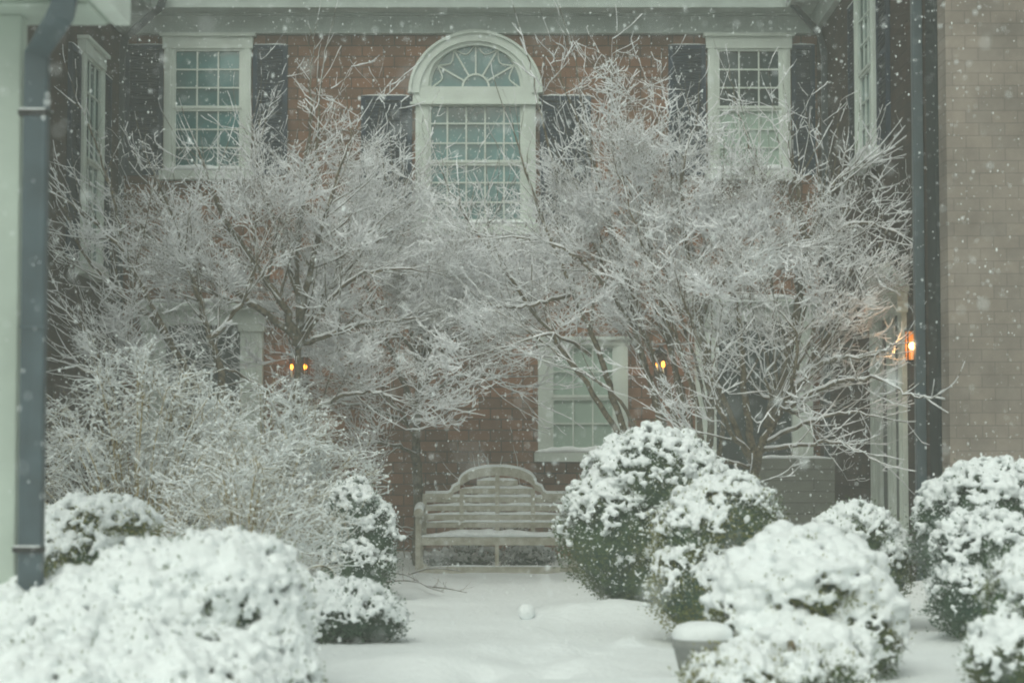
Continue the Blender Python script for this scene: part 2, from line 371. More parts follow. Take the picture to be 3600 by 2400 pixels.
MB().box((cx-ri-jw-.04, 0, Z(826)), (cx+ri+jw+.04, .15, Z(790)-.002), fB).build('sill', WHITE, aw)
snowstrip(cx-ri-jw-.03, cx+ri+jw+.03, .01, .15, Z(790), .05, fB, aw)
shutter(fB, X(1268), X(1448), Z(790), Z(337)); shutter(fB, X(1898), X(2078), Z(790), Z(337))
# doors with pilasters and entablature
def doorway(tf, u0, u1, ztop, pil, zent, side=False, name='doorway'):
    m = MB()
    for a in (u0, u1-pil):
        m.box((a, 0, 0), (a+pil, .14, ztop-zent), tf).box((a-.02, 0, 0), (a+pil+.02, .17, .2), tf).box((a-.02, 0, ztop-zent-.07), (a+pil+.02, .165, ztop-zent), tf)
        for k in (.25, .5, .75): m.box((a+pil*k-.01, .14, .22), (a+pil*k+.01, .148, ztop-zent-.1), tf)
    m.box((u0-.03, 0, ztop-zent+.001), (u1+.03, .17, ztop-.07), tf).box((u0-.09, 0, ztop-.07), (u1+.09, .26, ztop-.03), tf).box((u0-.12, 0, ztop-.03), (u1+.12, .30, ztop), tf)
    if side:
        w = u1-u0
        for a in (.3, .62): m.box((u0+w*a, 0, 0), (u0+w*a+.06, .12, ztop-zent), tf)
        m.prism([(u0-.1, ztop+.001), (u1+.1, ztop+.001), ((u0+u1)/2, ztop+.28)], 0, .24, tf)
    o = m.build(name, WHITE, house, bevel=.006)
    dr = MB().box((u0+pil, .01, 0), (u1-pil, .05, ztop-zent), tf)
    a, b = u0+pil+.1, u1-pil-.1; zt = ztop-zent-.12
    for i in range(2):
        for z0, z1 in ((.15, .75), (.85, zt)):
            x0 = a+(b-a)*i/2+.03; x1 = a+(b-a)*(i+1)/2-.03
            dr.box((x0, .05, z0), (x1, .062, z0+.03), tf).box((x0, .05, z1-.03), (x1, .062, z1), tf).box((x0, .05, z0+.031), (x0+.03, .062, z1-.031), tf).box((x1-.03, .05, z0+.031), (x1, .062, z1-.031), tf)
    dr.build('door', DOORM, o)
    snowstrip(u0-.12, u1+.12, .0, .3, ztop+.001, .06, tf, o) if not side else None
    return o
doorway(fB, X(2440), X(2848), Z(1057), X(2512)-X(2440), .23)
doorway(fB, X(512), X(930), Z(1070), X(590)-X(512), .23)
m = MB(); zt = Zs(1118, 18.2)
for a, b in ((18.6, 19.1), (17.97, 18.24), (17.51, 17.70)):
    m.box((a, 0, 0), (b, .045, zt), fR).box((a-.02, 0, 0), (b+.02, .055, .2), fR)
    for k in (.35, .65): m.box((a+(b-a)*k-.012, .045, .22), (a+(b-a)*k+.012, .052, zt-.05), fR)
m.box((17.45, 0, zt+.001), (19.16, .09, zt+.17), fR).box((17.38, 0, zt+.171), (19.23, .15, zt+.22), fR)
m.prism([(17.38, zt+.221), (19.23, zt+.221), (18.3, zt+.5)], 0, .13, fR)
o = m.build('doorway', WHITE, house, bevel=.004)
MB().box((17.71, .002, 0), (18.59, .015, zt), fR).build('door', DOORM, o)
snowstrip(17.4, 19.2, .02, .15, zt+.225, .05, fR, o)
# downspouts of the house
def spout(pts, w, d, m, parent, side=(1, 0, 0), label=None):
    o = MB().rtube(pts, w, d, side).build('downspout', m, parent, bevel=.008)
    if label: o['label'] = label
    return o
p = lambda x, y, Y: tuple(P(x, y, Y))
a = P(427, 210, YB-.08)
spout([p(580, -30, 22.02), p(565, 25, 22.02), p(440, 135, 22.36), (a.x, a.y, a.z), (a.x, a.y, 0)], .075, .06, PIPED, house)
a = P(2900, 210, 22.0); xr = XR-.06
spout([p(2765, -20, 22.02), p(2790, 20, 22.02), p(2880, 118, 22.1), (xr, 21.6, P(1800, 190, 21.6).z), (xr, 21.6, 0)], .075, .06, PIPED, house, (0, 1, 0))
spout([(XR-.05, 16.72, 6.4), (XR-.05, 16.72, 0)], .1, .08, PIPE, house, (0, 1, 0))
MB().box((XR-.03, YE+.03, 0), (XR-.001, YE+.35, 6.4)).build('corner_shadow_strip', DARKM, house)  # added dark strip in place of the corner's shadow, no real board
# low boarded wall by the right doorway
lw = thing('low_wall', tuple(P(2780, 1900, 20.6)), 'low grey boarded wall with snow on top, beside the right doorway', 'wall')
lw.location.z = 0
u0, u1 = P(2640, 1700, 20.6).x, P(2935, 1700, 20.6).x; zt = P(1800, 1612, 20.6).z
MB().box((u0, 20.6, -.1), (u1, 20.75, zt)).build('boards', LOWW, lw)
snowstrip(u0, u1, -20.745, -20.605, zt+.001, .03, lambda u, d, z: (u, -d, z), lw)

# ------------------------------------------------------------------ near porch corner, left
porch = thing('white_porch', (-2.4, 9.6, 0), 'out-of-focus white porch corner post with grey downspout at left edge', 'porch')
YN = 9.5; xp = P(62, 1200, YN).x; xp2 = P(78, 1200, YN+.15).x; zpt = P(300, 52, YN).z
MB().box((xp-.6, YN, -.1), (xp, YN+.12, zpt)).build('corner_post', POST, porch, bevel=.008)
MB().box((xp-.6, YN+.122, -.1), (P(76, 1200, YN+.3).x, YN+.3, zpt)).build('side_board', GREYP, porch)
xc = P(418, 30, YN).x
MB().box((xp-.8, YN-.28, zpt+.02), (xc-.08, YN+.3, zpt+.45)).box((xp-.8, YN-.2, zpt), (xc-.1, YN+.25, zpt+.019)).build('cornice', POST, porch, bevel=.01)
MB().box((xc-.079, YN-.30, zpt+.01), (xc, YN+.3, zpt+.5)).build('rake_board', WHITE, porch, bevel=.006)
slab([(xp-.8, YN-.35, zpt+.52), (xc+.04, YN-.35, zpt+.52), (xc+.04, YN+.6, zpt+.62), (xp-.8, YN+.6, zpt+.62)], .1).build('roof', SNOW, porch, bevel=.02)
yd = YN-.05
x_d = P(119, 1200, yd).x
ds = spout([(P(230, 10, YN-.34).x, YN-.34, zpt+.5), (P(230, 10, YN-.34).x, YN-.34, P(0, 45, YN).z), (P(226, 90, yd-.2).x, YN-.3, P(0, 85, yd).z), (x_d, yd, P(0, 185, yd).z), (x_d, yd, -.05)], .105, .085, PIPE, porch)
for py in (1150,):
    z = P(0, py, yd).z; MB().box((x_d-.056, yd-.046, z-.006), (x_d+.056, yd+.046, z+.006)).build('pipe_joint', PIPE, ds)
for py in (400, 1930):
    z = P(0, py, yd).z
    MB().box((x_d-.075, yd-.05, z-.012), (x_d+.056, yd+.045, z+.012)).build('strap', IRON, ds)
    V_, F_ = None, None; st_ = MB().box((x_d-.07, yd-.048, z+.0125), (x_d+.05, yd-.043, z+.019)).build('snow', SNOW, ds)

# ------------------------------------------------------------------ bench
BY = 20.0; bc = P(1747, 2007, BY); bx = bc.x
bench = thing('garden_bench', (bx, BY, 0), 'weathered wooden garden bench with arched slatted back, dusted with snow', 'bench')
K = .000877
def U(x): return (x-1245)*K
def ZZ(y): return max(0, (1342-y)*K)
tf0 = lambda u, d, z: (bx+u, BY-d, z)          # d: out towards the camera; front legs at d=0, back at d=-.5
HW = U(1245+865)                                # half width
def tfB(u, d, z):                              # tilted back plane
    k = max(0, z-.38)*.16
    return (bx+u*1.02, BY+.46+k-d, z+.018)
zs = ZZ(950)
for s_ in (-1, 1):
    MB().box((s_*HW-.028, -.05, -.06), (s_*HW+.028, .0, ZZ(700)), tf0).build('leg', TEAK, bench, bevel=.006)
    MB().box((s_*HW-.028, -.53, -.06), (s_*HW+.028, -.48, ZZ(600)), tf0).build('leg', TEAK, bench, bevel=.006)
    # rolled arm
    m = MB(); pts = []
    for i in range(13):
        t = i/12; pts.append(tf0(s_*HW*.99, .06-.58*t, ZZ(690)+.03*math.sin(math.pi*t)))
    m.tube(pts, [.05]*2+[.047]*11, 14)
    arm = m.build('armrest', TEAK, bench, smooth=True)
    m = MB(); pts2 = [(q[0], q[1], q[2]+.03) for q in pts]; m.tube(pts2, [.044+.006*random.random() for _ in pts2], 12); m.build('snow', SNOW, arm, smooth=True)
MB().box((-.02, -.05, ZZ(1265)), (.02, -.005, zs-.075), tf0).build('leg', TEAK, bench, bevel=.004)
MB().box((-HW+.03, -.045, zs-.078), (HW-.03, -.004, zs-.002), tf0).build('apron', TEAK, bench, bevel=.004)
m = MB()
for i in range(5): m.box((-HW+.03, -.09-.095*i+.005, zs-.02), (HW-.03, -.005-.095*i, zs), tf0)
seat = m.build('seat', TEAK, bench)
snowstrip(bx-HW+.03, bx+HW-.03, -(BY+.46), -(BY-.006), zs+.001, .06, lambda u, d, z: (u, -d, z), seat)
m = MB().box((-HW+.03, -.045, -.03), (HW-.03, -.005, ZZ(1275)), tf0)
for s_ in (-1, 1):                             # curved corner brackets
    poly = [(s_*(HW-.03), ZZ(1275)+.0)]+[(s_*(HW-.03-.10+.10*math.sin(R(a))), ZZ(1275)+.10-.10*math.cos(R(a))) for a in range(0, 91, 15)]
    m.prism(poly, -.04, -.01, tf0)
sb = m.build('stretcher', TEAK, bench)
snowstrip(bx-HW+.05, bx+HW-.05, -(BY+.045), -(BY+.0), ZZ(1275)+.001, .014, lambda u, d, z: (u, -d, z), sb)
# back: uprights, slats, shaped crest
crest = [(-.70, ZZ(505)), (-.48, ZZ(505)), (-.445, ZZ(480)), (-.42, ZZ(425)), (-.375, ZZ(400))]
for i in range(0, 21):
    a = math.pi-math.pi*i/20; crest.append((.365*math.cos(a), ZZ(395)+(ZZ(205)-ZZ(395))*math.sin(a)**.8))
crest += [(-u, z) for u, z in crest[4::-1]]
def crest_z(u):
    for (a, za), (b, zb_) in zip(crest, crest[1:]):
        if a <= u <= b and b > a: return za+(zb_-za)*(u-a)/(b-a)
    return ZZ(505)
for u in (-.345, 0, .345):
    MB().box((u-.02, -.012, zs-.02), (u+.02, .022, min(crest_z(u-.02), crest_z(u+.02))-.05), tfB).build('upright', TEAK, bench)
for s_ in (-1, 1): MB().box((s_*.705-.02, -.012, zs), (s_*.705+.02, .022, ZZ(505)), tfB).build('upright', TEAK, bench)
for y in (828, 742, 642, 545, 448, 358):
    zt = ZZ(y); hw = .69
    if y < 540: hw = .345
    if y < 400: hw = .20
    o = MB().box((-hw, -.006, zt-.05), (hw, .012, zt), tfB).build('slat', TEAK, bench, bevel=.003)
    snowstrip(-hw, hw, -.006, .014, zt+.0005, .032, tfB, o)
m = MB()
for (a, za), (b, zb_) in zip(crest, crest[1:]):
    t = .085 if abs(a) < .36 and abs(b) < .37 else .06
    m.prism([(a, za-t), (b, zb_-t), (b, zb_), (a, za)], -.02, .026, tfB)
cr = m.build('crest_rail', TEAK, bench)
m = MB(); 
cc = [(u, z) for u, z in crest]
pts = [tfB(u, .003, z+.006) for u, z in cc]; m.tube(pts, [.02+.006*random.random() for _ in pts], 8)
m.build('snow', SNOW, cr, smooth=True)

# ------------------------------------------------------------------ blobs (snow lumps)
ICO_V = []; ICO_F = []
def make_ico():
    import bmesh
    out = []
    for sub in (1, 2):
        bm = bmesh.new(); bmesh.ops.create_icosphere(bm, subdivisions=sub, radius=1); bm.verts.ensure_lookup_table()
        out.append((np.array([v.co[:] for v in bm.verts]), np.array([[v.index for v in f.verts] for f in bm.faces]))); bm.free()
    return out
ICO = make_ico()
def blobs(C, S, lvl=0):
    """C (n,3) centres, S (n,3) radii -> V,F"""
    v, f = ICO[lvl]; C = np.asarray(C); S = np.asarray(S); n = len(C)
    V = (v[None]*S[:, None, :]+C[:, None, :]).reshape(-1, 3)
    F = (f[None]+(np.arange(n)*len(v))[:, None, None]).reshape(-1, 3)
    return V, F
def remesh(o, vox, smooth=3, disp=0.0, size=.05):
    r = o.modifiers.new('merge', 'REMESH'); r.mode = 'VOXEL'; r.voxel_size = vox; r.use_smooth_shade = True
    if smooth:
        s = o.modifiers.new('soften', 'SMOOTH'); s.factor = .5; s.iterations = smooth
    if disp:
        t = bpy.data.textures.new('lumps', 'CLOUDS'); t.noise_scale = size
        d = o.modifiers.new('lumps', 'DISPLACE'); d.texture = t; d.strength = disp; d.mid_level = .5

# ------------------------------------------------------------------ evergreen shrubs
def sph(n):
    v = rng.normal(size=(n, 3)); return v/np.linalg.norm(v, axis=1)[:, None]
def evergreen(label, lobes, leaf=LEAF, nleaf=16000, ls=.02, snow_r=.035, nsnow=900, thr=.15, clump=.5, flecks=500, group='snow-capped evergreen shrubs in the garden', vox=.011, flat=.75, poke=1500, dust=.65, name='evergreen_shrub', cat='shrub', cs=7.):
    """lobes: list of (centre, radii)"""
    base = np.mean([l[0] for l in lobes], 0)
    root = thing(name, (float(base[0]), float(base[1]), 0), label, cat, group)
    C = np.array([tuple(l[0]) for l in lobes], float); Rr = np.array([l[1] for l in lobes], float)
    wgt = (Rr[:, 0]*Rr[:, 2]); wgt = wgt/wgt.sum()
    def inside(p, k=.9):
        d = (((p[:, None, :]-C[None])/Rr[None])**2).sum(2); return (d < k*k).any(1)
    def surf(n):
        i = rng.choice(len(lobes), n, p=wgt); d = sph(n); p = C[i]+d*Rr[i]
        nrm = d/Rr[i]; nrm /= np.linalg.norm(nrm, axis=1)[:, None]
        # keep those not inside another lobe
        q = (((p[:, None, :]-C[None])/Rr[None])**2).sum(2); q[np.arange(n), i] = 9
        ok = (q > .72).all(1) & (p[:, 2] > .0); return p[ok], nrm[ok]
    # leaves
    p, nr = surf(nleaf*2); p = p[:nleaf]; nr = nr[:nleaf]; n = len(p)
    lump = np.array([fbm(x, 9., 2) for x in p])
    p = p+nr*(lump*.05+rng.uniform(-.07, .02, n))[:, None]
    a = sph(n); a[:, 2] = abs(a[:, 2])*.8; a = a+nr*.5; a /= np.linalg.norm(a, axis=1)[:, None]
    b = np.cross(a, sph(n)); b /= np.linalg.norm(b, axis=1)[:, None]
    L = ls*rng.uniform(.6, 1.3, n)[:, None]; W = L*.45
    Vq = np.stack([p, p+a*L*.5+b*W*.6, p+a*L, p+a*L*.5-b*W*.6], 1).reshape(-1, 3)
    Fq = np.arange(n*4).reshape(-1, 4)
    fo = mesh_obj('foliage', Vq, Fq, leaf, root)
    # inner twiggy mass
    # leaves with a dusting of snow on them
    k = rng.random(n) < np.clip(.30+.75*nr[:, 2], 0, .85)*dust; pk = p[k]+nr[k]*rng.uniform(-.03, .045, k.sum())[:, None]; ak = a[k]+np.array([0, 0, .4]); ak /= np.linalg.norm(ak, axis=1)[:, None]; bk = b[k]; Lk = L[k]*.9
    Vk = np.stack([pk, pk+ak*Lk*.5+bk*Lk*.4, pk+ak*Lk, pk+ak*Lk*.5-bk*Lk*.4], 1).reshape(-1, 3)
    mesh_obj('snow_dusting', Vk, np.arange(len(pk)*4).reshape(-1, 4), SNOW, root)
    # leaf tips standing out past the rest and through the snow
    k = rng.choice(n, min(poke, n), replace=False); pk = p[k]+nr[k]*rng.uniform(.03, .06, len(k))[:, None]; ak = a[k]+nr[k]*.8; ak /= np.linalg.norm(ak, axis=1)[:, None]; bk = b[k]; Lk = L[k]*1.1
    Vk = np.stack([pk, pk+ak*Lk*.5+bk*Lk*.2, pk+ak*Lk, pk+ak*Lk*.5-bk*Lk*.2], 1).reshape(-1, 3)
    mesh_obj('leaf_tips', Vk, np.arange(len(k)*4).reshape(-1, 4), leaf, root)
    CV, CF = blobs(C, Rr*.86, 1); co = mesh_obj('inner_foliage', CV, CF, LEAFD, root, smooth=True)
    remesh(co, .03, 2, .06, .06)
    # stem
    MB().tube([(base[0], base[1], -.05), (base[0]+.01, base[1], .2), (base[0], base[1]+.01, max(.25, float(C[:, 2].mean())))], [.03, .025, .015], 8).build('stem', BARK, root)
    # snow
    nsnow = int(nsnow*1.9); snow_r *= .74
    p, nr = surf(nsnow*4)
    cl = np.array([fbm(x, cs, 2)+.3*fbm((x[0]+9, x[1], x[2]), cs*2.6, 2) for x in p])
    sc = nr[:, 2]+clump*cl+rng.normal(0, .17, len(p))
    k = sc > thr; p1, n1, s1 = p[k][:nsnow], nr[k][:nsnow], sc[k][:nsnow]
    r = snow_r*rng.uniform(.5, 1.4, len(p1))*np.clip(.6+.5*s1, .5, 1.2)
    lump = np.array([fbm(x, 9., 2) for x in p1])
    cpos = p1+n1*(lump*.06+rng.uniform(-.012, .022, len(p1)))[:, None]+np.array([0, 0, 1])*(r*.35)[:, None]
    S = np.stack([r, r, r*flat], 1)*rng.uniform(.85, 1.2, (len(r), 3))
    p, nr = surf(flecks*3); kk = (nr[:, 2] > -.5) & (rng.random(len(p)) < .35+.65*np.clip(nr[:, 2]+.4, 0, 1)); p2 = p[kk][:flecks]; n2 = nr[kk][:flecks]
    r2 = snow_r*.42*rng.uniform(.5, 1.1, len(p2))
    c2 = p2+n2*rng.uniform(0, .03, len(p2))[:, None]
    SV, SF = blobs(np.vstack([cpos, c2]), np.vstack([S, np.stack([r2*1.2, r2*1.2, r2*.8], 1)]), 0)
    so_ = mesh_obj('snow', SV, SF, SNOW, root, smooth=True)
    remesh(so_, vox*.85, 2, .010, .025)
    return root
def lob(x, y, Y, wpx, hpx, dep=None):
    s = Y/FPX; c = P(x, y, Y); return ((c.x, c.y, c.z), (wpx/2*s, (dep or wpx/2*s), hpx/2*s))
evergreen('largest round evergreen shrub right of the bench, thick snow on its crown',
    [lob(2300, 1720, 14.8, 500, 400), lob(2180, 1880, 14.7, 440, 420), lob(2420, 1880, 14.7, 420, 420), lob(2260, 2010, 14.7, 400, 300), lob(2120, 1790, 14.6, 260, 220)], LEAF, 34000, .02, .036, 1500, .3, .6, 2200)
evergreen('olive evergreen shrub in front of the largest round one, narrowing to its foot',
    [lob(2550, 1830, 13., 380, 290), lob(2440, 1900, 12.9, 300, 260), lob(2450, 2070, 12.8, 330, 320), lob(2600, 1960, 13., 260, 340)], LEAFY, 20000, .02, .028, 850, .38, .7, 2400)
evergreen('large rounded shrub under the thickest smooth snow, right foreground beside the planter',
    [lob(2830, 2090, 10.8, 560, 400), lob(2660, 2190, 10.7, 320, 330), lob(2980, 2230, 10.7, 380, 400), lob(2790, 2330, 10.6, 560, 300)], LEAFY, 22000, .02, .062, 620, .34, .6, 1500, flat=.6, cs=5., dust=.6, vox=.014)
evergreen('low shrub with small snow clumps at the bottom edge, in front of the planter',
    [lob(2600, 2400, 9.9, 360, 200), lob(2790, 2410, 9.9, 300, 180), lob(2950, 2420, 9.9, 200, 200)], LEAFY, 10000, .02, .03, 420, .55, .7, 900, dust=.5)
evergreen('small round evergreen shrub behind the thickly snowed one, right of the twiggy tree',
    [lob(3010, 1890, 13.6, 260, 220), lob(3100, 1990, 13.6, 220, 260), lob(2960, 2000, 13.6, 200, 260)], LEAF, 12000, .02, .033, 500, .2, .5, 350)
evergreen('tall rounded evergreen shrub directly under the tan shingled wall',
    [lob(3480, 1790, 13.4, 420, 300), lob(3340, 1880, 13.4, 260, 360), lob(3380, 2010, 13.4, 220, 300), lob(3620, 1900, 13.4, 300, 500)], LEAFD, 22000, .02, .034, 1000, .3, .6, 1300)
evergreen('dark evergreen shrub with patchy snow, in front of the one under the shingled wall',
    [lob(3470, 1960, 12.4, 380, 300), lob(3440, 2110, 12.3, 340, 280), lob(3620, 2080, 12.3, 300, 340)], LEAFD, 20000, .02, .032, 700, .36, .7, 1300)
evergreen('out-of-focus dark shrub cut off by the bottom right corner',
    [lob(3600, 2120, 10.2, 260, 320), lob(3590, 2330, 10.1, 360, 320)], LEAF, 12000, .02, .038, 380, .3, .7, 350)
evergreen('upright dark evergreen shrub just left of the bench',
    [lob(1240, 1790, 16., 200, 180), lob(1200, 1880, 16., 180, 260), lob(1310, 1900, 16., 160, 260), lob(1260, 1990, 16., 250, 220)], LEAFD, 16000, .02, .034, 500, .25, .55, 500)
evergreen('low spreading mound shrub with downward snowy tufts, beside the open snow left of the snowball',
    [lob(1200, 2160, 12.7, 400, 220), lob(1080, 2200, 12.6, 260, 160), lob(1320, 2190, 12.7, 200, 160)], LEAFD, 9000, .02, .032, 1100, -.15, .5, 200, flat=.65)
evergreen('small snow-laden groundcover mound seen under the bench seat',
    [lob(1640, 1965, 21., 220, 70), lob(1560, 1975, 21., 120, 60), lob(1860, 1965, 21., 180, 90)], LEAFD, 3000, .02, .03, 500, -.4, .5, 150, poke=200)
evergreen('broad snow-smothered hedge mound filling the left foreground',
    [lob(790, 2140, 9.7, 560, 500, .4), lob(560, 2200, 9.7, 620, 520, .45), lob(900, 2330, 9.6, 380, 460), lob(300, 2270, 9.6, 700, 460, .5), lob(40, 2340, 9.5, 480, 520), lob(600, 2440, 9.2, 800, 420, .5), lob(240, 2480, 9.1, 700, 420, .5), lob(1000, 2440, 9.5, 220, 300)], LEAF, 26000, .02, .036, 5600, -1.3, .6, 5500, flat=.85, cs=11., vox=.012, poke=3500, dust=1.2)
evergreen('shadowy shrub with yellow-green foliage under its snow, beside the grey downspout',
    [lob(350, 1850, 12., 400, 180), lob(220, 1910, 12., 260, 220), lob(300, 1960, 11.9, 360, 240)], LEAFY, 14000, .02, .034, 480, .35, .35, 150)

# ------------------------------------------------------------------ bare snowy trees
def rnd_perp(d):
    while True:
        v = Vector((random.gauss(0, 1), random.gauss(0, 1), random.gauss(0, 1))); v -= d*v.dot(d)
        if v.length > .2: return v.normalized()
def bez(pts, n):                                           # Catmull-Rom
    pts = [Vector(p) for p in pts]; q = [pts[0]*2-pts[1]]+pts+[pts[-1]*2-pts[-2]]; out = []
    for i in range(1, len(q)-2):
        for k in range(n):
            t = k/n; a, b, c, d = q[i-1], q[i], q[i+1], q[i+2]
            out.append(.5*((2*b)+(c-a)*t+(2*a-5*b+4*c-d)*t*t+(3*b-a-3*c+d)*t**3))
    out.append(pts[-1]); return out
# how full the trees' crowns are, from sparse tips to dense middles (rows by height, columns across the courtyard)
DENS = np.array([
 [0,0,0,0,0,1,0,0,0,1,1,1,0,0,0,0,0,0],
 [0,1,0,0,2,2,2,1,0,3,5,4,2,1,1,0,0,0],
 [0,2,1,1,5,6,5,3,1,2,5,7,6,3,3,2,0,0],
 [1,5,5,5,8,8,7,5,2,4,7,8,8,7,6,5,0,0],
 [0,6,8,8,9,9,9,8,7,8,8,8,8,7,7,6,1,1],
 [0,6,8,8,8,9,9,9,9,8,8,8,6,6,6,6,1,1],
 [0,6,7,6,6,8,9,8,7,5,4,6,6,5,6,5,2,1],
 [0,5,6,6,6,8,8,6,4,3,3,5,6,6,7,5,1,0],
 [0,3,4,5,7,7,6,3,2,1,1,4,6,6,6,4,0,0]], float)/9
PX_, PZ_ = 200*18.5/FPX, 200*18.5/FPX
def crown(p):
    x, y = toX((p[0]*18.5/p[1], 18.5, CAMH+(p[2]-CAMH)*18.5/p[1]))
    a = min(16.999, max(0, (x-100)/200)); b = min(7.999, max(0, (y-100)/200)); i, j = int(b), int(a); fb, fa = b-i, a-j
    return (DENS[i, j]*(1-fa)+DENS[i, j+1]*fa)*(1-fb)+(DENS[i+1, j]*(1-fa)+DENS[i+1, j+1]*fa)*fb
class Tree:
    def __init__(s, spread=1., flatY=.55, up=.15, ymin=15, ymax=22.2): s.big = []; s.seg = []; s.puff = []; s.flatY = flatY; s.up = up; s.ymin = ymin; s.ymax = ymax; s.cull = True
    def grow(s, p, d, r, length, lvl, dens):
        step = (.08, .06, .045, .035)[lvl]; n = max(2, int(length/step)); r0 = r
        acc = random.random()
        for i in range(n):
            t = i/n; wob = (.12, .19, .27, .30)[lvl]
            d2 = d+rnd_perp(d)*random.gauss(0, wob)+Vector((0, 0, s.up*(.4 if lvl < 2 else 1.5)))
            d2.normalize(); q = p+d2*step; 
            if q.y < s.ymin or q.y > s.ymax: d2.y *= -.5; d2.normalize(); q = p+d2*step
            if q.z < .15: d2.z = abs(d2.z)+.2; d2.normalize(); q = p+d2*step
            r1 = r0*(1-.75*(i+1)/n)
            if s.seg is not None and lvl > 0:
                fx, fy = toX(q)
                if 1255 < fy < 1315 and (abs(fx-1024) < 22 or abs(fx-1067) < 22 or abs(fx-2322) < 34): return
                if (fx-3212)**2+(fy-1216)**2 < 45**2 and q.y < 17.4: return
            if s.cull and lvl > 0 and crown(q) < .06 and random.random() < .5: return
            if s.cull and lvl == 0 and crown(q) < .03 and i > 3 and random.random() < .3: return
            s.seg.append((p, q, r, r1)); 
            p, d, r = q, d2, r1
            if lvl < 3:
                acc += (dens[lvl])*step*(.5+t)
                while acc > 1:
                    acc -= 1
                    if s.cull and random.random() > crown(p)**1.2*min(1.05, max(.10, .58+1.5*fbm(p, 2.6, 2))): continue
                    ang = random.uniform(.45, 1.1); c = d*math.cos(ang)+rnd_perp(d)*math.sin(ang)
                    c.y *= s.flatY+.2 if lvl == 0 else .8; c.z *= .6 if s.cull else 1; c.normalize()
                    ln = (None, random.uniform(.35, .75), random.uniform(.13, .32), random.uniform(.06, .19))[lvl+1]*(1-.35*t)
                    s.grow(p.copy(), c, max(.0015, r*.5), ln, lvl+1, dens)
        if lvl >= 2 and random.random() < .6: s.puff.append((p, random.uniform(.0035, .0075)))
    def limb(s, pts, r0, r1, dens, n1, start=.25, length=(.7, 1.3)):
        P_ = bez(pts, 6); n = len(P_)
        r0 *= .82; r1 *= .7; rr = [r0+(r1-r0)*i/(n-1) for i in range(n)]
        P_ = [q+Vector((random.gauss(0, .008), random.gauss(0, .008), random.gauss(0, .008))) for q in P_]
        s.big.append((P_, rr))
        for j in range(n1):
            t = start+(1-start)*(j+random.random())/n1; i = min(n-2, int(t*(n-1))); d = (P_[i+1]-P_[i]).normalized()
            ang = random.uniform(.45, 1.1)*(1-.5*t); c = d*math.cos(ang)+rnd_perp(d)*math.sin(ang); c.y *= s.flatY; c.normalize()
            s.grow(P_[i].copy(), c, max(.004, rr[i]*.45), random.uniform(*length)*(1-.4*t), 0, dens)
        s.grow(P_[-1].copy(), (P_[-1]-P_[-2]).normalized(), r1, random.uniform(.4, .7), 0, dens)
def prisms(A, B, RA, RB, n):
    d = B-A; d /= np.linalg.norm(d, axis=1)[:, None]+1e-9
    ref = np.where(abs(d[:, 2:3]) < .9, np.array([[0, 0, 1.]]), np.array([[1., 0, 0]]))
    a = np.cross(d, ref); a /= np.linalg.norm(a, axis=1)[:, None]; b = np.cross(d, a)
    V = []
    for c, r in ((A-d*RA[:, None]*.3, RA), (B+d*RB[:, None]*.3, RB)):
        for k in range(n):
            t = 2*math.pi*k/n; V.append(c+(a*math.cos(t)+b*math.sin(t))*r[:, None])
    V = np.stack(V, 1); m = len(A)
    F = np.array([[k, (k+1) % n, n+(k+1) % n, n+k] for k in range(n)])
    F = (F[None]+(np.arange(m)*2*n)[:, None, None]).reshape(-1, 4)
    return V.reshape(-1, 3), F
